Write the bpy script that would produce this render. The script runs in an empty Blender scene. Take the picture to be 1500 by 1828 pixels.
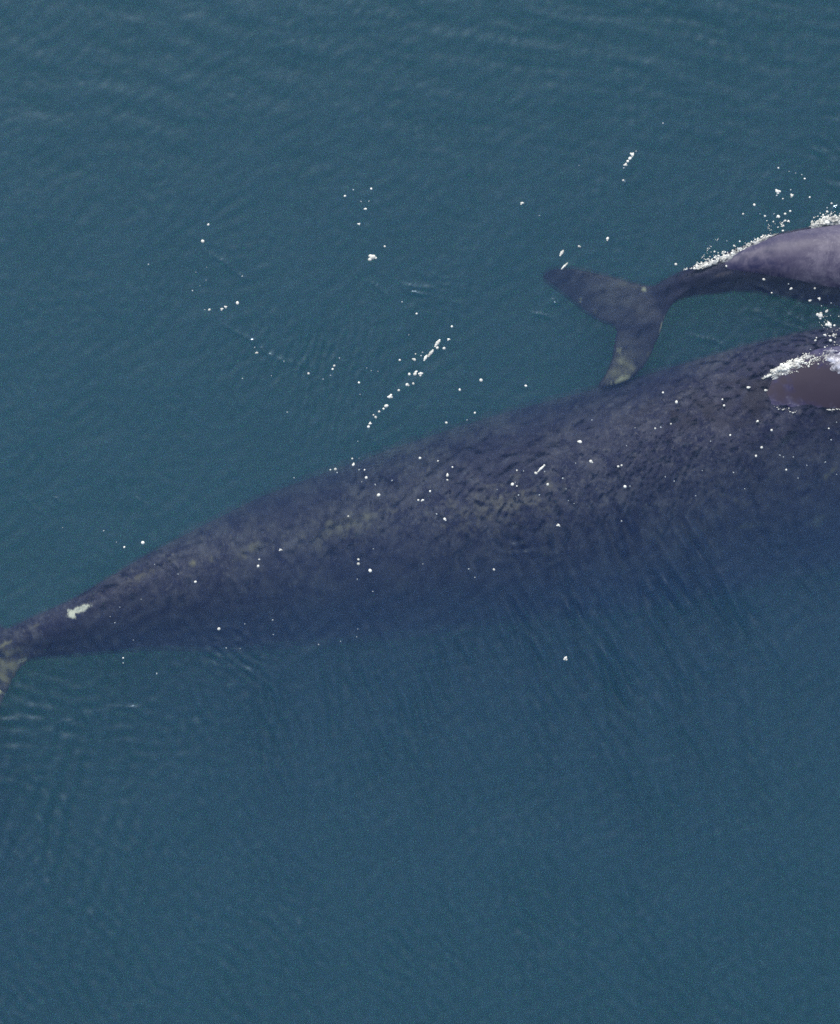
import bpy, bmesh, math, random
import numpy as np
from mathutils import Vector, Matrix

sc = bpy.context.scene
# ---------------------------------------------------------------- camera
TILT = math.radians(14.0)
DIST = 85.0
TH = 5.0 / DIST                      # tan of half the horizontal angle
cam = bpy.data.cameras.new("camera")
cam.sensor_fit = 'HORIZONTAL'
cam.angle = 2 * math.atan(TH)
cam.clip_start = 0.5
cam.clip_end = 3000.0
cam_o = bpy.data.objects.new("camera", cam)
sc.collection.objects.link(cam_o)
CAM = np.array([0.0, -DIST * math.sin(TILT), DIST * math.cos(TILT)])
cam_o.location = CAM
cam_o.rotation_euler = (TILT, 0, 0)
sc.camera = cam_o

# ---------------------------------------------------------------- sky and sun
SUN_EL, SUN_ROT = math.radians(52), math.radians(-12)
w = bpy.data.worlds.new("World")
sc.world = w
w.use_nodes = True
wn = w.node_tree.nodes
sky = wn.new('ShaderNodeTexSky')
sky.sky_type = 'NISHITA'
sky.sun_disc = False
sky.sun_elevation = SUN_EL
sky.sun_rotation = SUN_ROT
w.node_tree.links.new(sky.outputs[0], wn['Background'].inputs[0])
wn['Background'].inputs[1].default_value = 0.15
SUN_DIR = Vector((math.sin(SUN_ROT) * math.cos(SUN_EL), math.cos(SUN_ROT) * math.cos(SUN_EL), math.sin(SUN_EL)))
sl = bpy.data.lights.new("sun", 'SUN')
sl.energy = 4.0
sl.angle = math.radians(0.5)
sl.color = (1.0, 0.95, 0.87)
so = bpy.data.objects.new("sun", sl)
sc.collection.objects.link(so)
so.rotation_euler = SUN_DIR.to_track_quat('Z', 'Y').to_euler()
sc.view_settings.view_transform = 'Standard'
sc.view_settings.look = 'None'
sc.view_settings.exposure = 0.45
sc.view_settings.gamma = 1.0
sc.cycles.use_denoising = False
sc.cycles.max_bounces = 6
sc.cycles.volume_bounces = 2
sc.cycles.transparent_max_bounces = 16
sc.cycles.caustics_reflective = False
sc.cycles.sample_clamp_indirect = 0.6
sc.cycles.caustics_refractive = False

# ---------------------------------------------------------------- helpers
ct, st = math.cos(TILT), math.sin(TILT)

def P(px, py, z=0.0):
    """point of the place at height z seen at photo position (px, py)"""
    cx = (px - 750) / 750 * TH
    cy = -(py - 914) / 750 * TH
    d = np.array([cx, cy * ct + st, cy * st - ct])
    t = (z - CAM[2]) / d[2]
    return CAM + d * t

def project(X, Y, Z):
    rx, ry, rz = X - CAM[0], Y - CAM[1], Z - CAM[2]
    cx = rx
    cy = ry * ct + rz * st
    cz = -(ry * (-st) + rz * ct)
    return 750 + cx / cz / TH * 750, 914 - cy / cz / TH * 750

def tag(o, label=None, cat=None, group=None, kind=None):
    if label: o['label'] = label
    if cat: o['category'] = cat
    if group: o['group'] = group
    if kind: o['kind'] = kind
    return o

def link(name, me, mat=None, loc=(0, 0, 0), parent=None):
    o = bpy.data.objects.new(name, me)
    o.location = loc
    if mat and not me.materials: me.materials.append(mat)
    sc.collection.objects.link(o)
    if parent: o.parent = parent
    return o

def mesh_from(name, verts, faces, smooth=True):
    verts = np.asarray(verts, dtype=np.float32)
    faces = np.asarray(faces, dtype=np.int32)
    me = bpy.data.meshes.new(name)
    k = faces.shape[1]
    me.vertices.add(len(verts)); me.vertices.foreach_set('co', verts.ravel())
    me.loops.add(faces.size); me.loops.foreach_set('vertex_index', faces.ravel())
    me.polygons.add(len(faces))
    me.polygons.foreach_set('loop_start', np.arange(0, faces.size, k, dtype=np.int32))
    me.polygons.foreach_set('loop_total', np.full(len(faces), k, dtype=np.int32))
    me.update(calc_edges=True)
    me.polygons.foreach_set('use_smooth', np.full(len(faces), smooth, dtype=bool))
    me.validate()
    return me

def catmull(t, T, V):
    """smooth interpolation of rows V at knots T"""
    V = np.asarray(V, float); T = np.asarray(T, float)
    m = np.gradient(V, T, axis=0)
    i = np.clip(np.searchsorted(T, t) - 1, 0, len(T) - 2)
    h = (T[i + 1] - T[i])[:, None]; s = ((t - T[i]) / (T[i + 1] - T[i]))[:, None]
    return ((2 * s**3 - 3 * s**2 + 1) * V[i] + (s**3 - 2 * s**2 + s) * h * m[i] + (-2 * s**3 + 3 * s**2) * V[i + 1] + (s**3 - s**2) * h * m[i + 1])

class NT:
    def __init__(s, name):
        s.m = bpy.data.materials.new(name); s.m.use_nodes = True
        s.t = s.m.node_tree; s.t.nodes.clear()
        s.out = s.t.nodes.new('ShaderNodeOutputMaterial')
    def n(s, typ, ins=None, **kw):
        nd = s.t.nodes.new(typ)
        for k, v in kw.items(): setattr(nd, k, v)
        for k, v in (ins or {}).items():
            if isinstance(v, bpy.types.NodeSocket): s.t.links.new(v, nd.inputs[k])
            elif v is not None: nd.inputs[k].default_value = v
        return nd
    def math(s, op, a, b=None, c=None):
        return s.n('ShaderNodeMath', {0: a, 1: b, 2: c}, operation=op).outputs[0]
    def mix(s, f, a, b):
        nd = s.n('ShaderNodeMix', data_type='RGBA')
        for k, v in ((0, f), (6, a), (7, b)):
            if isinstance(v, bpy.types.NodeSocket): s.t.links.new(v, nd.inputs[k])
            else: nd.inputs[k].default_value = v
        return nd.outputs[2]
    def ramp(s, f, a, b, lo=0.0, hi=1.0, smooth=True):
        return s.n('ShaderNodeMapRange', {0: f, 1: a, 2: b, 3: lo, 4: hi}, interpolation_type='SMOOTHSTEP' if smooth else 'LINEAR').outputs[0]
    def noise(s, vec, scale, detail=3, rough=0.55, dist=0.0):
        return s.n('ShaderNodeTexNoise', {'Vector': vec, 'Scale': scale, 'Detail': detail, 'Roughness': rough, 'Distortion': dist}).outputs[0]

# ---------------------------------------------------------------- water material
def water_material():
    k = NT('sea_water')
    co = k.n('ShaderNodeTexCoord').outputs['Object']
    h = k.noise(co, 30.0, 3, 0.5)
    bump = k.n('ShaderNodeBump', {'Height': h, 'Strength': 1.0, 'Distance': 0.0009}).outputs[0]
    fr = k.n('ShaderNodeFresnel', {'IOR': IOR, 'Normal': bump}).outputs[0]
    gl = k.n('ShaderNodeBsdfGlossy', {'Color': (0.55, 0.76, 1, 1), 'Roughness': GLOSS_R, 'Normal': bump}).outputs[0]
    tr = k.n('ShaderNodeBsdfTransparent', {'Color': (1, 1, 1, 1)}).outputs[0]
    rf = k.n('ShaderNodeBsdfRefraction', {'IOR': 1.33, 'Roughness': 0.10, 'Normal': bump}).outputs[0]
    thru = k.n('ShaderNodeMixShader', {0: REFR, 1: tr, 2: rf}).outputs[0]
    ms = k.n('ShaderNodeMixShader', {0: fr, 1: thru, 2: gl}).outputs[0]
    k.t.links.new(ms, k.out.inputs['Surface'])
    vs = k.n('ShaderNodeVolumeScatter', {'Color': SC_COL, 'Density': SC_D, 'Anisotropy': 0.0}).outputs[0]
    va = k.n('ShaderNodeVolumeAbsorption', {'Color': AB_COL, 'Density': AB_D}).outputs[0]
    ad = k.n('ShaderNodeAddShader', {0: vs, 1: va}).outputs[0]
    k.t.links.new(ad, k.out.inputs['Volume'])
    return k.m

IOR, GLOSS_R, REFR = 1.56, 0.12, 0.42
SC_COL, SC_D = (0.19, 0.375, 1.0, 1), 0.31          # scattering per metre
AB_COL, AB_D = (0.26, 0.685, 0.46, 1), 0.50

# ---------------------------------------------------------------- water surface
rng = np.random.default_rng(7)
D = 0.015
X0, X1, Y0, Y1 = -6.3, 6.3, -8.4, 8.1
xs = np.arange(X0, X1 + D / 2, D); ys = np.arange(Y0, Y1 + D / 2, D)
GX, GY = np.meshgrid(xs, ys)
PX, PY = project(GX, GY, 0 * GX)
fy = np.fft.fftfreq(len(ys), D)[:, None]; fx = np.fft.rfftfreq(len(xs), D)[None, :]
FR = np.hypot(fx, fy) + 1e-9
FA = np.arctan2(fy, fx)

def field(wl, spread_wl=0.3, ang=None, aw=0.3):
    """random wave field of unit rms SLOPE; wl wavelength (m), ang direction of travel (photo degrees, y down)"""
    f0 = 1.0 / wl
    amp = np.exp(-0.5 * (np.log(FR / f0) / spread_wl) ** 2)
    if ang is not None:
        a = -math.radians(ang)
        d = np.abs((FA - a + np.pi / 2) % np.pi - np.pi / 2)
        amp = amp * np.exp(-0.5 * (d / aw) ** 2)
    sp = np.fft.rfft2(rng.standard_normal(GX.shape)) * amp / FR
    g = np.fft.irfft2(sp, s=GX.shape)
    sy, sx = np.gradient(g, D)
    return g / np.sqrt((sx ** 2 + sy ** 2).mean())

def sm(a, b, x):
    t = np.clip((x - a) / (b - a), 0, 1)
    return t * t * (3 - 2 * t)

def blob(cx, cy, rx, ry, rot=0.0, p=1.0):
    a = math.radians(rot)
    u = ((PX - cx) * math.cos(a) + (PY - cy) * math.sin(a)) / rx
    v = (-(PX - cx) * math.sin(a) + (PY - cy) * math.cos(a)) / ry
    return np.exp(-(u * u + v * v) ** p)

H = np.zeros_like(GX)
W = math.radians(1.0)                                   # one degree of slope
H += 0.35 * W * field(1.3, 0.4)
H += 0.5 * W * field(0.30, 0.35)
patch = field(1.6, 0.4); patch = 0.5 + 0.5 * np.tanh(patch / patch.std())
patch2 = field(0.9, 0.4); patch2 = 0.5 + 0.5 * np.tanh(patch2 / patch2.std())
H += (0.4 + 0.9 * patch) * 0.7 * W * field(0.15, 0.3)
H += (0.3 + patch2) * (1 + 1.2 * sm(900, 1300, PY)) * W * field(0.17, 0.2, -20, 0.3)
H += (1.2 - patch) * 0.5 * W * field(0.19, 0.2, 55, 0.3)
# long low wave trains towards the top of the frame
top = sm(460, 40, PY)
H += top * 1.0 * W * (0.15 + 0.85 * sm(350, 1250, PX)) * field(0.20, 0.25, 101, 0.17)
H += top * 0.9 * W * field(0.45, 0.3, 105, 0.3)
H += sm(700, 200, PY) * sm(900, 200, PX) * 0.25 * W * field(0.19, 0.25, 42, 0.25)
# small ripples low on the left
H += blob(110, 1290, 260, 110) * 2.0 * W * field(0.17, 0.25, 96, 0.35)
# parallel bands below the mother
H += blob(1060, 1110, 210, 190, 0, 1.2) * (0.4 + patch2) * 8.5 * W * field(0.19, 0.25, -24, 0.18)
H += blob(760, 1230, 380, 190, 0, 1.2) * (0.3 + patch) * 4.6 * W * field(0.18, 0.25, -18, 0.2)
H += blob(480, 1300, 320, 180, 0, 1.2) * (0.3 + patch2) * 3.2 * W * field(0.17, 0.25, -15, 0.2)
H += blob(1000, 1500, 480, 260, 0, 1.2) * (0.3 + patch) * 3.2 * W * field(0.22, 0.25, -18, 0.2)
H += blob(1230, 1150, 260, 260, 0, 1.2) * (0.3 + patch2) * 6.0 * W * field(0.20, 0.25, -30, 0.2)
H += sm(1350, 1700, PY) * (0.4 + patch) * 2.2 * W * field(0.17, 0.3, -30, 0.5)
H += blob(80, 1480, 220, 260, 0, 1.2) * 2.6 * W * field(0.22, 0.25, 10, 0.25)
# upright ripples left of the bubble chain
H += blob(600, 700, 80, 130) * (0.3 + patch) * 3.2 * W * field(0.11, 0.25, 5, 0.3)
H += blob(560, 640, 170, 80) * 1.8 * W * field(0.13, 0.3, 20, 0.5)
# fine chop over the mother's shallow back
back = blob(1150, 820, 400, 105, -14, 1.4)
H += back * 1.3 * W * field(0.065, 0.4)
H += blob(1170, 850, 150, 100) * 1.3 * W * field(0.07, 0.25, 25, 0.4)
H += blob(800, 870, 380, 120, -18, 1.3) * 0.9 * W * field(0.08, 0.4)
H += blob(430, 1190, 110, 50, 25) * 3.0 * W * field(0.12, 0.25, -52, 0.3)
H += blob(1440, 620, 140, 130) * 2.0 * W * field(0.14, 0.35)

WOB = field(0.5, 0.3); WOB *= 0.035 / WOB.std()
BRK = field(0.35, 0.4); BRK = np.clip(0.6 + BRK / BRK.std() * 0.6, 0, 1.6)
def rings(cx, cy, r0, r1, wl, slope, a0=None, a1=None):
    global H
    c = P(cx, cy); r = np.hypot(GX - c[0], GY - c[1]) + WOB
    wob = 0.03 * np.sin(3 * np.arctan2(GY - c[1], GX - c[0]) + cx)
    env = np.exp(-(((r - (r0 + r1) / 2) / ((r1 - r0) / 2)) ** 4))
    if a0 is not None:
        a = (np.degrees(np.arctan2(-(GY - c[1]), GX - c[0])) % 360)
        m = (a0 + a1) / 2; d = np.abs((a - m + 180) % 360 - 180)
        env = env * sm((a1 - a0) / 2, (a1 - a0) / 4, d)
    H = H + env * BRK * slope * W * wl / (2 * math.pi) * np.cos(2 * math.pi * (r + wob) / wl)

rings(925, 895, 0.0, 0.85, 0.17, 2.4)
rings(1395, 385, 0.70, 1.35, 0.155, 8.0, 285, 350)
rings(1395, 385, 0.35, 0.75, 0.10, 1.5, 200, 350)
rings(780, 440, 0.30, 0.80, 0.12, 2.4, 60, 125)
rings(395, 1110, 0.1, 0.45, 0.07, 2.0, 10, 120)

def filament(pts, slope=7.5, wd=0.019):
    """thin raised line of the surface film along a polyline given in photo positions"""
    global H
    ctl = np.array(pts, float); tt = np.arange(len(ctl), dtype=float)
    if len(ctl) < 4:
        tn = np.linspace(0, len(ctl) - 1, 5)
        ctl = np.stack([np.interp(tn, tt, ctl[:, 0]), np.interp(tn, tt, ctl[:, 1]) + rng.normal(0, 2.2, 5)], 1); tt = np.arange(5.0)
    tn = np.linspace(0, tt[-1], len(tt) * 4)
    ctl = catmull(tn, tt, ctl) + rng.normal(0, 0.7, (len(tn), 2))
    pts = [P(*p)[:2] for p in ctl]
    full = slope * W * wd * 1.6; nseg_ = len(pts) - 1; si = -1
    for a, b in zip(pts[:-1], pts[1:]):
        si += 1; amp = full * (0.25 + 0.75 * math.sin(math.pi * (si + 0.5) / nseg_)) * rng.uniform(0.65, 1.0)
        n = max(2, int(np.hypot(*(b - a)) / 0.12) + 1)
        for i in range(n):
            p0 = a + (b - a) * i / n; p1 = a + (b - a) * (i + 1) / n
            lo = np.minimum(p0, p1) - 0.09; hi = np.maximum(p0, p1) + 0.09
            ix0, ix1 = int((lo[0] - X0) / D), int((hi[0] - X0) / D) + 1
            iy0, iy1 = int((lo[1] - Y0) / D), int((hi[1] - Y0) / D) + 1
            if ix0 < 0 or iy0 < 0: continue
            gx, gy = GX[iy0:iy1, ix0:ix1], GY[iy0:iy1, ix0:ix1]
            d = p1 - p0; L = d @ d
            t = ((gx - p0[0]) * d[0] + (gy - p0[1]) * d[1]) / L
            q = np.exp(-(((gx - p0[0] - t * d[0]) ** 2 + (gy - p0[1] - t * d[1]) ** 2) / (2 * wd * wd)))
            q = q * ((t >= 0) & (t < 1))
            H[iy0:iy1, ix0:ix1] = np.maximum(H[iy0:iy1, ix0:ix1], H[iy0:iy1, ix0:ix1] * (1 - q) + q * (amp + H[iy0:iy1, ix0:ix1]))

def wig(x0, y0, x1, y1, n=5, a=3, sag=0):
    out = []
    for i in range(n + 1):
        t = i / n
        out.append((x0 + (x1 - x0) * t + rng.normal(0, a * 0.4), y0 + (y1 - y0) * t + sag * math.sin(math.pi * t) + rng.normal(0, a * 0.5)))
    return out

for f in ([(361, 440), (372, 452), (392, 464), (408, 474), (418, 485), (433, 494), (452, 500)],
          [(385, 560), (398, 580), (415, 590), (440, 602), (458, 615), (478, 632), (500, 642), (530, 650), (560, 655)],
          [(657, 765), (662, 775), (672, 790), (682, 802), (700, 812)],
          [(655, 500), (670, 510), (682, 520), (695, 533)],
          [(708, 495), (716, 505), (745, 514), (785, 515)], [(712, 510), (740, 520), (765, 522)], [(735, 520), (770, 526)],
          [(1113, 325), (1118, 330), (1124, 337)], [(985, 535), (1000, 545)], [(950, 557), (985, 567)],
          [(1340, 505), (1365, 515), (1390, 530), (1410, 545)], [(1400, 555), (1430, 575), (1460, 600)],
          [(1330, 550), (1360, 560), (1385, 575), (1420, 585), (1445, 600), (1460, 612)],
          [(1225, 595), (1270, 605), (1300, 625)],
          [(1470, 405), (1490, 372), (1500, 365)]):
    filament(f)
for f in (wig(20, 870, 90, 925), wig(95, 885, 110, 900), wig(240, 880, 262, 910), wig(290, 950, 312, 985, sag=4),
          wig(262, 955, 300, 990), wig(0, 1287, 60, 1296, sag=-4), wig(100, 1292, 130, 1285), wig(190, 1262, 260, 1262),
          wig(370, 1165, 460, 1210, sag=6), wig(380, 1150, 440, 1200), wig(350, 1170, 400, 1215), wig(400, 1120, 440, 1135, sag=-5)):
    filament(f, 4.0)

# let the ripples die out towards the rim of the detailed patch, then the open sea goes on
edge = np.minimum(np.minimum(GX - X0, X1 - GX), np.minimum(GY - Y0, Y1 - GY))
H *= sm(0, 0.5, edge) * 1.25
far = np.array([8, 12, 20, 40, 100, 250.0])
xa = np.concatenate([-far[::-1] + X0 + 6.3, xs, far + X1 - 6.3])
ya = np.concatenate([-far[::-1] - 1.5, ys, far + 1.0])
ZF = np.zeros((len(ya), len(xa))); ZF[6:6 + len(ys), 6:6 + len(xs)] = H
GXF, GYF = np.meshgrid(xa, ya)
nx, ny = len(xa), len(ya)
top_v = np.stack([GXF.ravel(), GYF.ravel(), ZF.ravel()], 1)
DEPTH = -40.0
idx = np.arange(nx * ny).reshape(ny, nx)
q = np.stack([idx[:-1, :-1], idx[:-1, 1:], idx[1:, 1:], idx[1:, :-1]], -1).reshape(-1, 4)
loop_ = np.concatenate([idx[0, :-1], idx[:-1, -1], idx[-1, :0:-1], idx[:0:-1, 0]])   # ccw rim
bot_v = top_v[loop_].copy(); bot_v[:, 2] = DEPTH
nb = len(loop_); b0 = nx * ny
ii = np.arange(nb); jj = (ii + 1) % nb
side = np.stack([loop_[jj], loop_[ii], b0 + ii, b0 + jj], 1)
# bottom: one coarse grid between opposite rim vertices would be heavy, so a fan of quads through a centre row
verts = np.concatenate([top_v, bot_v, [[0, 0, DEPTH]]])
me = bpy.data.meshes.new('water')
faces4 = np.concatenate([q, side]).astype(np.int32)
tri = np.stack([b0 + jj, b0 + ii, np.full(nb, b0 + nb)], 1).astype(np.int32)
me.vertices.add(len(verts)); me.vertices.foreach_set('co', verts.astype(np.float32).ravel())
allv = np.concatenate([faces4.ravel(), tri.ravel()])
me.loops.add(len(allv)); me.loops.foreach_set('vertex_index', allv)
me.polygons.add(len(faces4) + len(tri))
ls = np.concatenate([np.arange(len(faces4)) * 4, len(faces4) * 4 + np.arange(len(tri)) * 3]).astype(np.int32)
me.polygons.foreach_set('loop_start', ls)
me.polygons.foreach_set('loop_total', np.concatenate([np.full(len(faces4), 4), np.full(len(tri), 3)]).astype(np.int32))
me.update(calc_edges=True)
sm_flag = np.ones(len(faces4) + len(tri), bool); sm_flag[len(q):] = False
me.polygons.foreach_set('use_smooth', sm_flag)
me.validate()
water = tag(link('water', me, water_material()), kind='structure')

def water_z(x, y):
    i = int(round((y - Y0) / D)); j = int(round((x - X0) / D))
    if 0 <= i < len(ys) and 0 <= j < len(xs): return float(H[i, j])
    return 0.0

# ---------------------------------------------------------------- whales
def loft(stations, nseg=140, nring=48):
    """stations: (px, py, top_z, half_width, up, down, ridge, shift); the cross section is an egg with a soft ridge"""
    S = []
    for (px, py, tz, a, up, dn, rg, sh) in stations:
        zc = tz - up
        S.append(list(P(px, py, zc)) + [a, up, dn, rg, sh])
    S = np.array(S)
    L = np.concatenate([[0], np.cumsum(np.linalg.norm(np.diff(S[:, :3], axis=0), axis=1))])
    t = np.linspace(0, L[-1], nseg)
    R = catmull(t, L, S)
    dC = np.gradient(R[:, :3], axis=0)
    dC /= np.linalg.norm(dC, axis=1)[:, None]
    V = []
    ph = np.linspace(0, 2 * np.pi, nring, endpoint=False)
    for k in range(nseg):
        c, d = R[k, :3], dC[k]
        side_ = np.cross(d, [0, 0, 1]); side_ /= np.linalg.norm(side_)
        upv = np.cross(side_, d)
        a, up, dn, rg, sh = R[k, 3:]
        cs, sn = np.cos(ph), np.sin(ph)
        hgt = np.where(sn > 0, up * (sn ** (1 + rg) if False else np.abs(sn) ** (1.0 + rg)), -dn * np.abs(sn) ** 1.0)
        wid = a * np.sign(cs) * np.abs(cs) ** 0.95 - sh * np.maximum(sn, 0)
        V.append(c + side_[None] * wid[:, None] + upv[None] * hgt[:, None])
    V = np.array(V).reshape(-1, 3)
    F = []
    for k in range(nseg - 1):
        for j in range(nring):
            j2 = (j + 1) % nring
            F.append((k * nring + j, (k + 1) * nring + j, (k + 1) * nring + j2, k * nring + j2))
    V = list(V); c0 = len(V); V.append(R[0, :3]); c1 = len(V); V.append(R[-1, :3])
    T3 = []
    for j in range(nring):
        j2 = (j + 1) % nring
        T3.append((c0, j, j2)); b = (nseg - 1) * nring
        T3.append((c1, b + j2, b + j))
    return V, [tuple(f) for f in F] + T3

def slab(outline, thick, centre_t=None, edge_t=0.03):
    """closed thick plate from an outline of 3-D points (list), thicker in the middle; outline is smoothed"""
    P3 = np.array(outline, float); n = len(P3)
    # smooth closed curve through the points
    out = []
    for i in range(n):
        p0, p1, p2, p3 = P3[i - 1], P3[i], P3[(i + 1) % n], P3[(i + 2) % n]
        for s in np.linspace(0, 1, 8, endpoint=False):
            out.append(0.5 * ((2 * p1) + (-p0 + p2) * s + (2 * p0 - 5 * p1 + 4 * p2 - p3) * s**2 + (-p0 + 3 * p1 - 3 * p2 + p3) * s**3))
    out = np.array(out); m = len(out)
    bm = bmesh.new()
    vs = [bm.verts.new(p) for p in out]
    bm.faces.new(vs)
    bmesh.ops.triangulate(bm, faces=bm.faces[:])
    for _ in range(4):
        long_e = [e for e in bm.edges if e.calc_length() > thick * 0.6]
        if not long_e: break
        bmesh.ops.subdivide_edges(bm, edges=long_e, cuts=1)
        bmesh.ops.triangulate(bm, faces=[f for f in bm.faces if len(f.verts) > 3])
    bm.verts.ensure_lookup_table()
    A = np.array([v.co for v in bm.verts]); F = [tuple(v.index for v in f.verts) for f in bm.faces]
    bm.verts.index_update()
    F = [tuple(v.index for v in f.verts) for f in bm.faces]
    bnd = set()
    for e in bm.edges:
        if len(e.link_faces) == 1:
            bnd.add((e.verts[0].index, e.verts[1].index))
    bm.free()
    # distance to the outline drives the thickness
    dist = np.array([np.min(np.linalg.norm(out - p, axis=1)) for p in A])
    tt = edge_t + (thick - edge_t) * (1 - np.exp(-dist / (thick * 1.6)))
    U = A.copy(); U[:, 2] += tt / 2; Lw = A.copy(); Lw[:, 2] -= tt / 2
    k = len(A)
    faces = F + [tuple(i + k for i in f[::-1]) for f in F]
    for a, b in bnd: faces.append((a, b, b + k, a + k))
    return [tuple(v) for v in np.concatenate([U, Lw])], faces

def weld(name, pieces, voxel, mat, loc, smooth_it=6, bumps=()):
    """merge closed pieces into one continuous skin"""
    V, F = [], []
    for v, f in pieces:
        o = len(V); V += [tuple(p) for p in v]; F += [tuple(i + o for i in q_) for q_ in f]
    me_ = bpy.data.meshes.new(name)
    me_.from_pydata(V, [], F)
    bm = bmesh.new(); bm.from_mesh(me_)
    bmesh.ops.recalc_face_normals(bm, faces=bm.faces[:]); bm.to_mesh(me_); bm.free()
    tmp = bpy.data.objects.new(name + '_tmp', me_)
    sc.collection.objects.link(tmp)
    m1 = tmp.modifiers.new('r', 'REMESH'); m1.mode = 'VOXEL'; m1.voxel_size = voxel; m1.use_smooth_shade = True
    m2 = tmp.modifiers.new('s', 'SMOOTH'); m2.factor = 0.5; m2.iterations = smooth_it
    dg = bpy.context.evaluated_depsgraph_get()
    me2 = bpy.data.meshes.new_from_object(tmp.evaluated_get(dg))
    bpy.data.objects.remove(tmp)
    me2.name = name
    from mathutils import noise as mn
    nv_ = len(me2.vertices); co_ = np.empty(nv_ * 3); no_ = np.empty(nv_ * 3)
    me2.vertices.foreach_get('co', co_); me2.vertices.foreach_get('normal', no_)
    co_ = co_.reshape(-1, 3); no_ = no_.reshape(-1, 3)
    for wl_, am_ in bumps:
        d_ = np.array([mn.noise(Vector((p[0] / wl_ * 0.6, p[1] / wl_, p[2] / wl_))) for p in co_])
        co_ = co_ + no_ * (d_ * am_)[:, None]
    me2.vertices.foreach_set('co', co_.astype(np.float32).ravel()); me2.update()
    me2.transform(Matrix.Translation(-Vector(loc)))
    me2.polygons.foreach_set('use_smooth', np.ones(len(me2.polygons), bool))
    me2.materials.clear()
    return link(name, me2, mat, loc)

def skin_material(name, loc, base, mottle, marks, fine=1.0, speck=0.5, gloss=0.3, spec=0.25):
    """dark wet whale skin: soft mottling, fine flakes of pale sloughing skin, and marks at given spots (scars, tinted patches, painted sheen)
       marks: (point, radius xyz, rot, colour, strength, noise scale, cut)"""
    k = NT(name)
    co = k.n('ShaderNodeTexCoord').outputs['Object']
    big = k.noise(co, 0.9, 4, 0.6)
    mid = k.noise(co, 4.5, 8, 0.72, 0.8)
    sml = k.noise(co, 26.0 * fine, 4, 0.7, 0.4)
    m = k.math('MULTIPLY', k.ramp(mid, 0.36, 0.68), k.ramp(big, 0.36, 0.62, 0.25, 1.0))
    c = k.mix(m, base, mottle)
    f = k.math('MULTIPLY', k.ramp(sml, 0.50, 0.72), k.ramp(big, 0.36, 0.58, 0.35, 1.0))
    c = k.mix(k.math('MULTIPLY', f, speck), c, (0.22, 0.215, 0.24, 1))
    d2 = k.ramp(k.noise(co, 15.0 * fine, 3, 0.6, 0.8), 0.30, 0.46, 1.0, 0.0)
    c = k.mix(k.math('MULTIPLY', d2, 0.15), c, (0.012, 0.013, 0.018, 1))
    for (pt, rad, rot, col, strength, nsc, cut) in marks:
        rel = Vector(pt) - Vector(loc)
        mp = k.n('ShaderNodeMapping', {'Vector': co, 'Location': tuple(rel), 'Rotation': (0, 0, math.radians(rot)), 'Scale': rad}, vector_type='TEXTURE').outputs[0]
        ln = k.n('ShaderNodeVectorMath', {0: mp}, operation='LENGTH').outputs['Value']
        nz = k.noise(co, nsc, 4, 0.65, 0.5)
        v = k.math('ADD', k.math('SUBTRACT', 1.0, ln), k.math('MULTIPLY', k.math('SUBTRACT', nz, 0.5), 1.7 if sum(col[:3]) > 2.4 else (2.2 if len(marks) < 15 else 3.2)))
        soft = 0.35 if sum(col[:3]) > 1.5 else (0.6 if sum(col[:3]) < 0.2 else 1.1)
        mk = k.math('MULTIPLY', k.ramp(v, cut, cut + soft), strength)
        c = k.mix(mk, c, col)
    hb = k.math('ADD', k.math('MULTIPLY', mid, 1.0), k.math('MULTIPLY', sml, 0.35))
    bmp = k.n('ShaderNodeBump', {'Height': hb, 'Strength': 0.15, 'Distance': 0.006}).outputs[0]
    b = k.n('ShaderNodeBsdfPrincipled', {'Base Color': c, 'Roughness': gloss, 'Normal': bmp, 'Specular IOR Level': spec})
    k.t.links.new(b.outputs[0], k.out.inputs['Surface'])
    return k.m

# --- mother: (px, py, top z, half width, up, down, ridge sharpness, ridge shift)
MOTHER = [
    (-45, 1180, -0.32, 0.10, 0.10, 0.14, 0.0, 0.0),
    (25, 1152, -0.27, 0.20, 0.22, 0.24, 0.3, 0.00),
    (150, 1122, -0.16, 0.33, 0.42, 0.40, 0.3, 0.12),
    (280, 1082, -0.18, 0.55, 0.60, 0.60, 0.2, 0.18),
    (400, 1053, -0.24, 0.78, 0.78, 0.80, 0.1, 0.16),
    (550, 1013, -0.30, 0.96, 0.95, 0.95, 0.0, 0.12),
    (700, 975, -0.26, 1.12, 1.08, 1.10, 0.0, 0.08),
    (860, 938, -0.19, 1.20, 1.15, 1.40, 0.0, 0.10),
    (1020, 912, -0.14, 1.30, 1.20, 1.50, 0.0, 0.20),
    (1180, 884, -0.09, 1.31, 1.22, 1.55, 0.0, 0.42),
    (1350, 852, -0.005, 1.27, 1.26, 1.55, 0.0, 0.68),
    (1530, 814, 0.06, 1.24, 1.28, 1.55, 0.0, 0.72),
    (1750, 738, 0.06, 1.14, 1.22, 1.28, 0.0, 0.35),
    (1960, 680, 0.10, 1.06, 1.10, 1.20, 0.0, 0.0),
    (2150, 630, 0.05, 0.74, 0.85, 1.00, 0.0, 0.0),
    (2270, 598, -0.10, 0.36, 0.45, 0.60, 0.0, 0.0),
    (2310, 588, -0.30, 0.08, 0.12, 0.20, 0.0, 0.0),
]
Lm = P(700, 965, -1.3)
def out3(pts, z):
    return [tuple(P(p[0], p[1], p[2] if len(p) > 2 else z)) for p in pts]
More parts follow.
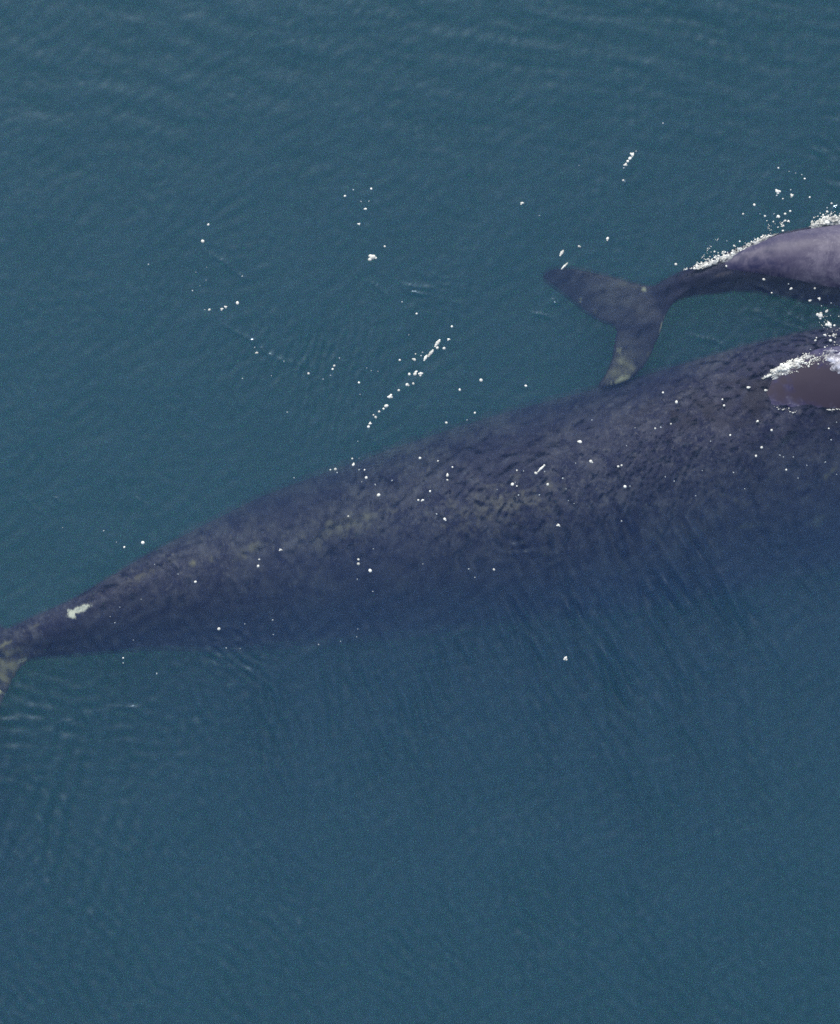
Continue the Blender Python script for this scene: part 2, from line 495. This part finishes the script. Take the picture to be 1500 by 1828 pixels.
fluke_m = slab(out3([(70, 1150), (80, 1168), (52, 1184), (32, 1208), (14, 1240), (-14, 1295), (-70, 1370), (-130, 1425), (-175, 1440),
                     (-165, 1390), (-150, 1320), (-125, 1260), (-95, 1215), (-80, 1190),
                     (-110, 1160), (-170, 1110), (-240, 1050), (-300, 990), (-320, 930), (-270, 940), (-180, 985), (-100, 1040), (-30, 1095), (15, 1125), (45, 1132)], -0.42), 0.26)
flip_m1 = slab([(x, y, z) for (x, y, z) in out3([(1840, 850, -1.1), (1900, 830, -1.1), (1950, 900, -1.3), (1900, 1010, -1.5), (1800, 1100, -1.6), (1760, 1080, -1.6), (1790, 980, -1.4)], -1.2)], 0.25)
flip_m2 = slab([(x, y, z) for (x, y, z) in out3([(1820, 560, -1.1), (1880, 545, -1.1), (1870, 470, -1.3), (1800, 400, -1.5), (1720, 350, -1.6), (1700, 380, -1.6), (1760, 460, -1.4)], -1.2)], 0.25)
cream = (0.62, 0.62, 0.48, 1); ochre = (0.30, 0.29, 0.20, 1); white = (0.88, 0.92, 0.84, 1)
marks_m = [
    (P(142, 1090, -0.20), (0.16, 0.045, 0.5), 24, white, 1.0, 22.0, 0.0),
    (P(128, 1098, -0.20), (0.045, 0.085, 0.5), 30, white, 1.0, 22.0, 0.0),
    (P(8, 1150, -0.25), (0.16, 0.03, 0.5), 28, ochre, 0.9, 9.0, 0.1),
    (P(60, 1120, -0.25), (0.25, 0.03, 0.5), 28, ochre, 0.35, 12.0, 0.3),
    (P(5, 1205, -0.38), (0.34, 0.26, 0.6), 35, ochre, 0.9, 6.0, -0.2),
    (P(42, 1179, -0.38), (0.12, 0.03, 0.5), 20, cream, 0.8, 20.0, 0.5),
    (P(0, 1236, -0.38), (0.09, 0.07, 0.5), 0, cream, 1.0, 14.0, 0.3),
    (P(250, 1030, -0.2), (0.65, 0.10, 0.6), 27, (0.16, 0.15, 0.13, 1), 0.75, 10.0, 0.35),
    (P(345, 1008, -0.3), (0.10, 0.07, 0.6), 50, ochre, 0.7, 9.0, 0.35),
    (P(378, 1000, -0.3), (0.05, 0.10, 0.6), 0, ochre, 0.7, 9.0, 0.35),
    (P(440, 985, -0.3), (0.55, 0.16, 0.8), 22, ochre, 0.55, 5.0, 0.45),
    (P(620, 940, -0.3), (0.9, 0.28, 0.9), 18, (0.20, 0.195, 0.185, 1), 0.9, 9.0, 0.35),  # sunlit patch on the rear back, painted in as paler skin
    (P(900, 900, -0.2), (1.4, 0.45, 0.9), 14, (0.185, 0.18, 0.175, 1), 0.85, 9.0, 0.35),  # pale sheen of the lit mid-back, painted into the skin colour
    (P(1335, 945, -0.7), (0.34, 0.05, 0.9), 12, ochre, 0.9, 6.0, 0.3),
    (P(1300, 895, -0.5), (0.32, 0.05, 0.9), -15, ochre, 0.6, 6.0, 0.4),
    (P(1460, 930, -0.7), (0.10, 0.20, 0.9), -25, ochre, 0.6, 6.0, 0.3),
    (P(1370, 990, -1.0), (0.5, 0.05, 0.9), 25, ochre, 0.7, 6.0, 0.4),
    (P(1460, 690, 0.0), (1.4, 0.42, 0.9), 5, (0.027, 0.0225, 0.037, 1), 1.0, 2.0, 0.05),
    (P(1290, 722, 0.0), (1.0, 0.34, 0.9), 8, (0.032, 0.028, 0.046, 1), 0.85, 2.0, 0.1),
    (P(1480, 850, -0.4), (0.22, 0.04, 0.9), 40, ochre, 0.7, 6.0, 0.3),
]
mat_m = skin_material('mother_skin', Lm, (0.014, 0.014, 0.056, 1), (0.104, 0.104, 0.155, 1), marks_m, 1.0, 0.60, 0.58, 0.10)
mother = weld('mother_whale', [loft(MOTHER), fluke_m, flip_m1, flip_m2], 0.045, mat_m, tuple(Lm), 8, ((0.9, 0.035), (0.25, 0.007)))
tag(mother, 'huge dark mottled adult whale just under the surface, white scar near its tail', 'whale', 'mother and calf whales swimming together')

CALF = [
    (1128, 560, -0.40, 0.07, 0.05, 0.06, 0.0, 0.0),
    (1160, 538, -0.35, 0.12, 0.08, 0.09, 0.2, 0.0),
    (1188, 524, -0.22, 0.155, 0.15, 0.16, 0.3, 0.0),
    (1225, 508, -0.08, 0.17, 0.20, 0.20, 0.3, 0.02),
    (1275, 496, -0.02, 0.205, 0.25, 0.25, 0.2, 0.05),
    (1330, 483, 0.05, 0.27, 0.33, 0.32, 0.1, 0.06),
    (1390, 476, 0.12, 0.37, 0.42, 0.40, 0.0, 0.06),
    (1450, 474, 0.17, 0.46, 0.50, 0.50, 0.0, 0.04),
    (1530, 474, 0.20, 0.54, 0.57, 0.58, 0.0, 0.02),
    (1640, 474, 0.19, 0.58, 0.60, 0.62, 0.0, 0.0),
    (1760, 468, 0.16, 0.55, 0.57, 0.60, 0.0, 0.0),
    (1870, 458, 0.14, 0.46, 0.48, 0.54, 0.0, 0.0),
    (1950, 450, 0.05, 0.30, 0.33, 0.40, 0.0, 0.0),
    (1990, 446, -0.05, 0.10, 0.12, 0.18, 0.0, 0.0),
]
Lc = P(1300, 500, -0.3)
fluke_c = slab(out3([(1165, 511, -0.35), (1135, 506, -0.41), (1105, 498, -0.46), (1060, 488, -0.48), (1015, 479, -0.52), (985, 482, -0.62), (968, 496, -0.71),
                     (988, 516, -0.66), (1015, 535, -0.60), (1042, 556, -0.54), (1068, 574, -0.49), (1092, 582, -0.46),
                     (1101, 592, -0.46), (1097, 615, -0.45), (1091, 645, -0.44), (1080, 670, -0.43), (1068, 692, -0.43),
                     (1090, 690, -0.42), (1118, 682, -0.41), (1142, 665, -0.41), (1160, 640, -0.41), (1170, 615, -0.39), (1179, 592, -0.36), (1187, 570, -0.31), (1197, 551, -0.25),
                     (1214, 532, -0.17), (1232, 515, -0.15), (1218, 496, -0.15), (1192, 502, -0.24)], -0.3), 0.11, edge_t=0.055)
flip_c1 = slab(out3([(1720, 520, -.5), (1750, 515, -.5), (1770, 560, -.6), (1730, 620, -.7), (1690, 650, -.75), (1680, 630, -.75), (1700, 570, -.6)], -.5), 0.12, edge_t=.05)
flip_c2 = slab(out3([(1700, 400, -.5), (1730, 395, -.5), (1720, 350, -.6), (1690, 310, -.7), (1650, 280, -.75), (1645, 300, -.75), (1670, 350, -.6)], -.5), 0.12, edge_t=.05)
tan = (0.26, 0.25, 0.19, 1)
marks_c = [
    (P(1100, 570, -.3), (1.1, 1.0, 0.5), 0, (0.017, 0.019, 0.052, 1), 0.9, 7.0, -1.1),
    (P(1112, 655, -.2), (0.34, 0.20, 0.5), 60, tan, 0.9, 9.0, 0.1),
    (P(1105, 680, -.2), (0.26, 0.10, 0.5), 25, cream, 0.7, 12.0, 0.2),
    (P(1110, 628, -.2), (0.06, 0.13, 0.5), 10, cream, 0.7, 12.0, 0.3),
    (P(1160, 625, -.2), (0.10, 0.17, 0.5), 0, ochre, 0.7, 10.0, 0.3),
    (P(1183, 578, -.2), (0.03, 0.16, 0.5), -15, cream, 0.7, 12.0, 0.2),
    (P(1130, 505, -.2), (0.28, 0.045, 0.5), -16, ochre, 0.6, 10.0, 0.2),
    (P(1150, 512, -.2), (0.08, 0.04, 0.5), -10, cream, 0.7, 10.0, 0.2),
    (P(1038, 530, -.3), (0.08, 0.04, 0.5), 20, cream, 0.7, 14.0, 0.4),
    (P(1065, 552, -.3), (0.06, 0.05, 0.5), 0, ochre, 0.8, 14.0, 0.3),
    (P(1130, 545, -.2), (0.45, 0.3, 0.5), 0, (0.08, 0.08, 0.12, 1), 0.2, 12.0, 0.45),
    (P(1290, 490, -.05), (0.3, 0.06, 0.5), 10, (0.22, 0.2, 0.22, 1), 0.7, 12.0, 0.4),
]
mat_c = skin_material('calf_skin', Lc, (0.044, 0.040, 0.074, 1), (0.112, 0.102, 0.138, 1), marks_c, 1.3, 0.3, 0.52, 0.22)
calf = weld('whale_calf', [loft(CALF, 120, 40), fluke_c, flip_c1, flip_c2], 0.018, mat_c, tuple(Lc), 5, ((0.35, 0.014), (0.10, 0.006)))
tag(calf, 'small whale calf with smooth grey back out of the water beside the big whale', 'whale', 'mother and calf whales swimming together')

# ---------------------------------------------------------------- foam
def foam_material(name, col, rough=0.45, tr=0.0, lo=0.45):
    k = NT(name)
    co = k.n('ShaderNodeTexCoord').outputs['Object']
    nz = k.noise(co, 60.0, 3, 0.6)
    gp = k.n('ShaderNodeNewGeometry').outputs['Position']
    nz = k.math('ADD', k.math('MULTIPLY', nz, 0.4), k.math('MULTIPLY', k.noise(gp, 9.0, 3, 0.6), 0.6))
    c = k.mix(k.ramp(nz, 0.36, 0.62), tuple(v * lo for v in col[:3]) + (1,), col)
    b = k.n('ShaderNodeBsdfPrincipled', {'Base Color': c, 'Roughness': rough, 'Specular IOR Level': 0.25})
    if tr:
        t = k.n('ShaderNodeBsdfTransparent').outputs[0]
        nn = k.noise(co, 16.0, 4, 0.65)
        f = k.ramp(nn, 0.38, 0.62, 1 - tr, 1.0)
        ms = k.n('ShaderNodeMixShader', {0: f, 1: t, 2: b.outputs[0]}).outputs[0]
        k.t.links.new(ms, k.out.inputs['Surface'])
    else:
        k.t.links.new(b.outputs[0], k.out.inputs['Surface'])
    return k.m
M_FOAM = foam_material('foam', (0.66, 0.66, 0.60, 1))

def ico(sub=1):
    bm = bmesh.new(); bmesh.ops.create_icosphere(bm, subdivisions=sub, radius=1.0)
    V = np.array([v.co for v in bm.verts]); F = np.array([[v.index for v in f.verts] for f in bm.faces]); bm.free()
    return V, F
IV1, IF1 = ico(1); IV2, IF2 = ico(2)

def dome_mesh(name, kind, seed):
    """a single bubble (kind 0), a pair or a small raft of bubbles; unit radius"""
    r = np.random.default_rng(seed)
    V, F, o = [], [], 0
    lay = {0: [(0, 0, 1.0)], 1: [(0, 0, .85), (.75, .35, .5)], 2: [(-.2, 0, .75), (.55, .3, .5), (.2, -.6, .45), (-.75, .45, .35)],
           3: [(0, 0, .7), (.6, .25, .6), (-.55, -.2, .55), (1.15, .55, .4), (-1.1, -.5, .38), (.1, .55, .3)]}[kind]
    for (x, y, s) in lay:
        v = IV2 * s * (1 + 0.08 * r.standard_normal((len(IV2), 1)) * 0.6)
        v = v * [1, 1, 0.75] + [x, y, s * 0.2]
        V.append(v); F.append(IF2 + o); o += len(v)
    return mesh_from(name, np.concatenate(V), np.concatenate(F))
DOMES = [dome_mesh('foam_bubble', k_, 5 + k_) for k_ in (0, 0, 1, 2, 3)]
for m_ in DOMES: m_.materials.append(M_FOAM)
M_FAINT = foam_material('faint_bubble', (0.30, 0.34, 0.36, 1), 0.3, 0.0, 0.6)
FAINT = [dome_mesh('foam_bubble', k_, 15 + k_) for k_ in (0, 1)]
for m_ in FAINT: m_.materials.append(M_FAINT)

WATER_B = {  # zones of single bubbles: (x, y, radius in photo pixels)
 'left': [(372,401,2.5),(362,431,3.4),(433,493,1.5),(265,472,1.5),(350,486,1),(344,519,1.5),(366,553,1.2),(374,553,2.4),(396,552,2.6),(403,548,2.8),(424,541,3.2),(455,620,1.5),(459,630,2.7),(507,645,1.6),(551,667,2.5),(433,676,1.6),(485,671,1.1),(513,736,1.5),(369,477,.9),(357,510,1),(368,500,1)],
 'middle': [(616,350,2.3),(631,339,1.6),(663,337,2.1),(645,360,1.6),(659,359,1.4),(653,373,2.7),(641,400,2.7),(687,440,1.9),(664,460,6.5),(718,539,1.5),(744,560,1.9),(730,598,1.3),(641,683,2),(643,704,1.2),(597,653,2.4),(594,659,2.2),(606,639,1.6),(577,677,1.3),(590,670,1.3),(655,657,1),(663,662,1),(675,663,1),(639,788,1.1),(641,818,1)],
 'chain': [(807,583,2.4),(801,606,2.8),(781,613,5.4),(781,621,3),(793,622,2.9),(769,631,5),(760,639,4.4),(755,629,1.5),(752,635,1.6),(742,632,1.9),(740,642,3.2),(714,643,2.2),(743,664,2.7),(731,668,2.8),(741,668,3.9),(751,668,4),(727,687,3.8),(738,685,2.3),(712,697,2.3),(697,708,4.2),(690,725,3.8),(685,730,2.4),(677,735,2.2),(667,741,1.7),(671,745,2.5),(661,756,2.8),(658,762,2.5)],
 'open': [(932,363,3.2),(963,385,1),(1085,426,3.4),(1034,440,3),(1003,452,4.4),(1008,475,5),(1207,472,2.6),(1034,295,.9),(1184,220,1.5),(821,696,2.5),(859,679,3.2),(939,689,2.4),(1010,1176,4),(848,737,2.2),(797,755,2.5),(834,750,1.3)],
 'string': [(1136,270,1.6),(1129,276,4.2),(1125,283,3.3),(1121,288,3),(1117,294,3.2),(1114,300,1.4),(1113,322,2.2)],
 'tail': [(185,948,1.5),(112,942,1),(208,968,1.1),(222,977,1.9),(255,969,3.2),(349,1039,2.5),(318,1025,1.3),(391,1123,3),(437,1114,1.2),(487,1107,1.6),(488,1133,1.2),(404,1157,1.3),(429,1158,1),(569,1151,1.5),(608,1145,1.1),(637,1137,1),(639,1123,1.1),(205,1112,1.1),(197,1101,1),(238,1143,1),(220,1175,1.8),(220,1184,1.3),(280,1203,1.6),(276,1008,1),(252,1070,1),(214,1084,1)],
 'flank': [(501,982,2.8),(463,999,1.9),(461,1011,2.7),(640,999,2.1),(640,1007,3.4),(661,1019,3.4),(638,1034,1.4),(622,922,2),(667,980,1.3),(666,1056,1.3),(629,819,2.1),(631,830,3.4),(599,838,2.7),(590,839,1.7),(602,844,1.5),(641,839,1.6),(651,839,1.7),(654,853,3),(646,860,1.3),(676,884,3.4),(670,865,1.6),(700,858,1.6),(750,818,2.4),(782,823,1.7),(808,834,1.9),(799,849,3),(799,857,1.9),(768,877,2.1),(747,893,2.1),(755,893,2.7),(525,853,1.4),(794,927,3.2),(780,918,1.6),(755,1007,1.4),(837,1016,1.6),(848,1031,1.4),(882,1017,2.2)],
 'back': [(966,837,5.4),(957,845,3),(972,831,2.2),(915,865,3),(923,868,1.8),(978,865,2.8),(923,840,1.9),(935,841,1.2),(926,884,1.6),(963,884,1.6),(1005,854,1.6),(1036,789,3.8),(1055,824,3.6),(1116,869,3.4),(1110,831,2),(1104,833,2.2),(1208,718,3),(1184,701,2.3),(1198,757,2),(1170,765,2),(1180,763,1.4),(997,938,3.4),(1110,930,1.6),(1353,752,2.8),(1378,768,2.5),(1404,839,2),(1290,713,1.8),(1293,724,2.2),(1336,692,3.0),(1367,697,2.9),(1474,825,1.5),(1310,844,1.6),(1350,814,2.2),(1360,799,2.5),(1304,777,2),(1393,813,1.6),(1480,765,1.8),(1484,785,1.5),(1330,873,1.3),(1188,851,1.6)],
 'calf': [(1389,342,4.4),(1414,349,3.7),(1412,339,1.6),(1387,349,1.6),(1398,355,1.9),(1347,366,2.7),(1327,382,1.9),(1357,382,1.2),(1366,386,2.4),(1390,387,3.2),(1402,382,2.6),(1411,377,2.2),(1382,382,1.3),(1402,394,2.6),(1408,395,2.6),(1397,398,1.9),(1399,403,1.9),(1381,396,1.9),(1390,300,1.8),(1409,306,1.2),(1421,309,1.2),(1432,312,1.4),(1437,319,2),(1446,352,1.8),(1311,439,2.6),(1321,431,1.8),(1298,430,1.2),(1270,450,1.3),(1398,412,2.2),(1477,371,1.5),(1485,363,2)],
 'gap': [(1464,563,6.5),(1480,580,5.2),(1446,537,2.9),(1463,533,2.7),(1455,515,2.3),(1495,487,3.2),(1489,478,2),(1413,515,2.6),(1364,499,2.8),(1378,523,1.7),(1408,507,1.4),(1473,598,2.7),(1483,608,3.2),(1456,608,2.2),(1476,556,3),(1490,581,2),(1458,603,1.7),(1473,620,1.7),(1447,624,1.5),(1484,541,1.4),(1467,546,1.4),(1297,475,2),(1309,472,2.2),(1432,491,2),(1438,491,2)],
}
# scattered pinpricks over the shallow back
r2 = random.Random(3)
pr = []
while len(pr) < 21:
    x, y = r2.uniform(880, 1500), r2.uniform(740, 900)
    yc = 905 - (x - 750) * 0.13
    if abs(y - yc + 30) < 85: pr.append((round(x), round(y), round(r2.uniform(0.9, 1.4), 1)))
WATER_B['back'] += pr

WHERE = {
 'left': ('on far left open water', 'bubbles on the open water at the far left'),
 'middle': ('left of the slanting chain', 'bubbles on the open water in the middle'),
 'chain': ('in the slanting chain', 'slanting chain of bubbles above the mother'),
 'open': ('around the slanting chain', 'lone bubbles on the open water'),
 'string': ('in string above calf fluke', 'curved string of bubbles above the calf fluke'),
 'tail': ('around mother tail end', 'bubbles around the mother tail'),
 'flank': ('over rear half of mother', 'bubbles over the rear half of the mother'),
 'back': ('over broad back of mother', 'bubbles over the broad back of the mother'),
 'calf': ('above the calf back', 'bubbles above the calf back'),
 'gap': ('between calf and mother', 'bubbles between calf and mother'),
}
OWN = {
 (664,460): 'biggest white foam cluster alone on open water below the small ring of specks',
 (1010,1176): 'lone white bubble on the dark water below the mother whale',
 (1008,475): 'elongated white foam fleck touching the edge of the upper calf fluke lobe',
 (1003,452): 'bright white bubble just above the fleck on the calf fluke',
 (1034,440): 'small white bubble between the bright one by the fluke and its right neighbour',
 (1085,426): 'lone white bubble above the leading edge of the calf fluke',
 (932,363): 'lone white bubble on open water, up and left of the calf fluke',
 (1207,472): 'bubble just left of where the calf foam line starts',
 (859,679): 'elongated bubble between the slanting chain and the calf lower fluke tip',
 (821,696): 'bubble just below left of the elongated one beyond the slanting chain',
 (939,689): 'bubble between the elongated one and the calf lower fluke tip',
 (797,755): 'bubble at the upper outline of the mother, right of the chain end',
 (848,737): 'bubble on the upper outline of the mother, nearest the calf fluke',
 (781,613): 'biggest white foam blob near the upper end of the slanting chain',
 (769,631): 'second foam blob of the slanting chain, just below the biggest one',
 (966,837): 'long bright white foam fleck on the middle of mother back',
 (362,431): 'brighter lower bubble of the upper pair far left, thin film line trailing from it',
 (372,401): 'upper bubble of the pair at the far left',
 (255,969): 'white bubble on open water just above the mother tail end',
 (391,1123): 'white bubble with small ripples on the shadowed tail flank',
 (1464,563): 'largest white foam clump in the gap between calf and mother',
 (1480,580): 'second foam clump in the gap, below right of the largest',
 (1389,342): 'left one of the two big bubbles above the calf back',
 (1414,349): 'right one of the two big bubbles above the calf back',
 (1129,276): 'top large bubble of the curved string above the calf fluke',
 (1036,789): 'bright bubble on the mother back below the calf lower fluke tip',
 (1055,824): 'yellowish bubble on the mother back, right of the long fleck',
 (1116,869): 'bright bubble lowest right on the middle of the mother back',
 (997,938): 'bright bubble on the mother back where the dark flank begins',
 (1208,718): 'bright bubble on the mother back below the calf tail stock',
 (676,884): 'brightest bubble of the lower diagonal row over the mother upper edge',
 (631,830): 'bright bubble at the mother upper edge, below the film line',
}
def rough_word(r):
    return 'white' if r >= 3 else 'small white'
ORD = ['first', 'second', 'third', 'fourth', 'fifth', 'sixth', 'seventh', 'eighth', 'ninth', 'tenth', 'eleventh', 'twelfth', 'thirteenth', 'fourteenth',
       'fifteenth', 'sixteenth', 'seventeenth', 'eighteenth', 'nineteenth', 'twentieth', 'twenty-first', 'twenty-second', 'twenty-third', 'twenty-fourth', 'twenty-fifth']
for zone, bl in WATER_B.items():
    place, grp = WHERE[zone]
    vert = zone in ('chain', 'string')
    side_ = 'top' if vert else 'left'
    order = {}
    for word, lo, hi in (('white', 2.2, 99), ('faint', 1.5, 2.2), ('pinprick', 0, 1.5)):
        cls = sorted([b for b in bl if lo <= b[2] < hi and (b[0], b[1]) not in OWN], key=lambda b: (b[1], b[0]) if vert else (b[0], b[1]))
        for i, b in enumerate(cls): order[b] = (word, i, len(cls))
    for b in bl:
        px, py, r = b
        p = P(px, py, 0.0)
        p[2] = water_z(p[0], p[1])
        rad = r / 150.0 * 1.0
        if r < 1.65: me_ = FAINT[r2.choice([0, 1])]
        elif r < 2.6: me_ = DOMES[r2.choice([0, 1])]
        elif r < 4.0: me_ = DOMES[r2.choice([0, 1, 2, 3])]
        else: me_ = DOMES[r2.choice([3, 4])]
        if (px, py) in ((966, 837), (1008, 475)): me_ = DOMES[4]
        if (px, py) == (664, 460): me_ = DOMES[3]
        if r >= 4: rad *= 1.05
        o = bpy.data.objects.new('foam_bubble', me_)
        o.location = p
        o.rotation_euler = (0, 0, math.radians(35) if me_ is DOMES[4] else r2.uniform(0, 6.28))
        s = rad * 0.98
        o.scale = (s * r2.uniform(.9, 1.2), s * r2.uniform(.85, 1.05), s)
        if (px, py) in ((966, 837), (1008, 475)): o.scale = (s * 1.15, s * 0.55, s * 0.7)
        sc.collection.objects.link(o)
        if (px, py) in OWN: lab = OWN[(px, py)]
        else:
            word, i, tot = order[b]
            size = {'white': 'bright white', 'faint': 'small faint', 'pinprick': 'tiny pinprick'}[word]
            if tot == 1: lab = 'only %s foam bubble %s' % (size, place)
            elif tot > len(ORD): lab = '%s foam bubble, one of many %s' % (size, place)
            else: lab = '%s foam bubble, %s from %s of its size, %s' % (size, ORD[i], side_, place)
        tag(o, lab, 'bubble', grp)

# ---------------------------------------------------------------- foam masses (nobody could count these bubbles)
def foam_mass(name, centres, label=None, mat=M_FOAM):
    """centres: rows (x, y, z, r) in world units"""
    C = np.array(centres); r = np.random.default_rng(11)
    n = len(C); nv = len(IV1)
    V = IV1[None] * (C[:, None, 3:4] * (1 + 0.15 * r.standard_normal((n, nv, 1)))) * [1, 1, 0.7] + C[:, None, :3]
    F = IF1[None] + (np.arange(n) * nv)[:, None, None]
    o = link(name, mesh_from(name, V.reshape(-1, 3), F.reshape(-1, 3)), mat)
    return tag(o, label, 'foam', kind='stuff')

def along(pts, n, spread, r0, r1, dens=None, clump=0.0):
    out = []
    Q = np.array(pts, float); L = np.concatenate([[0], np.cumsum(np.hypot(*np.diff(Q[:, :2], axis=0).T))])
    cl = [r2.uniform(0, L[-1]) for _ in range(max(3, int(L[-1] / 9)))]
    for _ in range(n):
        t = r2.uniform(0, L[-1])
        if r2.random() < clump: t = min(L[-1], max(0, r2.choice(cl) + r2.gauss(0, 2.0)))
        x = np.interp(t, L, Q[:, 0]); y = np.interp(t, L, Q[:, 1]); wd = np.interp(t, L, Q[:, 2])
        off = abs(r2.gauss(0, 1)) * wd * spread
        x += r2.gauss(0, 1.5) - off * 0.35; y -= off - 1.0 + r2.gauss(0, .8)
        r = (r0 + (r1 - r0) * r2.random() ** 3) / 150
        p = P(x, y, 0.0)
        out.append((p[0], p[1], water_z(p[0], p[1]) + r * 0.2, r))
    return out

def cloud(cx, cy, rx, ry, rot, n, r0, r1):
    out = []; a = math.radians(rot)
    for _ in range(n):
        u, v = r2.gauss(0, .5) * rx, r2.gauss(0, .5) * ry
        x = cx + u * math.cos(a) - v * math.sin(a); y = cy + u * math.sin(a) + v * math.cos(a)
        r = (r0 + (r1 - r0) * r2.random() ** 3) / 150
        p = P(x, y, 0.0)
        out.append((x, y, r, p))
    return out

# foam line along the calf's upper waterline
calf_line = [(1222, 480, 1.5), (1240, 479, 2.5), (1252, 478, 4), (1265, 472, 6), (1280, 466, 7), (1300, 459, 6), (1315, 452, 4), (1330, 444, 3.5),
             (1350, 434, 4), (1362, 426, 3.5), (1380, 419, 2), (1420, 408, 1.2)]
cf = along(calf_line[:2], 16, 0.6, 0.8, 2.0) + along(calf_line[1:7], 330, 0.9, 0.8, 2.6, clump=0.35) + along(calf_line[6:11], 150, 0.8, 0.8, 2.3, clump=0.5)
cf += along([(1450, 402, 6), (1475, 397, 8), (1505, 392, 9)], 260, 0.8, 0.9, 3.0, clump=0.4)
cf += along([(1372, 415, 8), (1386, 408, 9), (1400, 404, 4)], 26, 1.0, 0.7, 1.8)
cf += along([(1252, 462, 1), (1262, 450, 1), (1272, 436, 1), (1282, 424, 1)], 26, 0.8, 0.6, 1.3)
foam_mass('foam', cf, 'frothy white foam line along the waterline of the calf back')

# spray churned up at the mother's back, right edge of the picture
sp = []
for (cx, cy, rx, ry, rot, n, r0, r1) in ((1370, 672, 8, 1.6, -30, 40, 1.0, 2.4), (1388, 661, 10, 5, -30, 130, 1.2, 4.2), (1406, 653, 13, 6, -28, 160, 1.0, 3.6),
                                         (1424, 645, 14, 7, -28, 110, .8, 3.0), (1445, 648, 22, 6, -30, 60, .7, 2.2), (1438, 635, 10, 5, -40, 40, .7, 1.8), (1470, 640, 22, 9, -20, 60, .7, 2.0),
                                         (1490, 600, 14, 22, 0, 30, .7, 2.2), (1475, 575, 16, 14, 0, 20, .7, 1.8), (1400, 668, 24, 2, -8, 26, .7, 1.5)):
    sp += cloud(cx, cy, rx, ry, rot, n, r0, r1)
dg = bpy.context.evaluated_depsgraph_get()
def drop_on(p, o):
    """height of the thing's skin straight under p, or the water if that is higher"""
    L_ = o.matrix_world.translation if False else o.location
    hit, loc, nrm, _ = o.ray_cast(Vector((p[0], p[1], 3.0)) - L_, Vector((0, 0, -1)))
    z = (loc.z + L_.z) if hit else -9
    return max(z, water_z(p[0], p[1]))
bpy.context.view_layer.update()
rows = []
for (x, y, r, p) in sp:
    z = drop_on(p, mother)
    rows.append((p[0], p[1], z + r * 0.3, r))
foam_mass('foam', rows, 'bright white splash of foam on the exposed back of the mother')

# thin milky sheet of washed foam beside it
def wash(name, cx, cy, rx, ry, label, rot=0.0, hh=0.035, mat=None):
    ra = math.radians(-rot)
    c = P(cx, cy); n, m = 26, 60
    V, F = [], []
    for i in range(n + 1):
        for j in range(m):
            a = 2 * math.pi * j / m
            edge_ = 1 + 0.16 * math.sin(3 * a + cx) + 0.12 * math.sin(5 * a + 1) + 0.08 * math.sin(11 * a + 2) + 0.05 * math.sin(17 * a)
            s = i / n * edge_
            u, v = rx / 150 * s * math.cos(a), ry / 150 * s * math.sin(a)
            x, y = c[0] + u * math.cos(ra) - v * math.sin(ra), c[1] + u * math.sin(ra) + v * math.cos(ra)
            z = drop_on((x, y), mother) + 0.004 + hh * (1 - (i / n) ** 2) + 0.006 * math.sin(x * 40) * math.cos(y * 37)
            V.append((x, y, z))
    for i in range(n):
        for j in range(m):
            j2 = (j + 1) % m
            F.append((i * m + j, (i + 1) * m + j, (i + 1) * m + j2, i * m + j2))
    # underside makes the sheet solid
    k = len(V); V += [(x, y, z - 0.03) for x, y, z in V]
    F += [(a + k, d + k, c_ + k, b + k) for a, b, c_, d in F]
    b0_ = n * m
    for j in range(m):
        j2 = (j + 1) % m
        F.append((b0_ + j, b0_ + k + j, b0_ + k + j2, b0_ + j2))
    return tag(link(name, mesh_from(name, V, F), mat or M_WASH), label, 'foam', kind='stuff')
M_WASH = foam_material('wash', (0.50, 0.50, 0.56, 1), 0.35, 0.75)
wash('foam', 1502, 648, 26, 20, 'thin milky foam sheet on the exposed mother back at the frame edge')
wash('foam', 1483, 629, 11, 5, 'small milky patch of foam above the larger sheet')
M_FILM = foam_material('foam_film', (0.36, 0.38, 0.38, 1), 0.4, 0.97)
wash('foam', 1408, 657, 44, 9, 'thin translucent foam film under the bright splash on the mother', -27, 0.006, M_FILM)
wash('foam', 1287, 464, 46, 6, 'thin foam film along the tail end of the calf foam line', -20, 0.006, M_FILM)
wash('foam', 1345, 436, 40, 5, 'thin foam film along the middle of the calf foam line', -24, 0.006, M_FILM)
wash('foam', 1480, 396, 34, 8, 'thin foam film beside the calf at the frame edge', -10, 0.006, M_FILM)
wl = along([(1478, 731, 1), (1500, 730, 1), (1530, 729, 1)], 60, 0.5, 0.6, 1.3) + along([(1384, 728, 2), (1405, 733, 3), (1425, 737, 2)], 24, 1, 0.5, 1.5)
foam_mass('foam', wl, 'thin white line of froth along the lower waterline of the mother back')
print('built', len(bpy.data.objects))
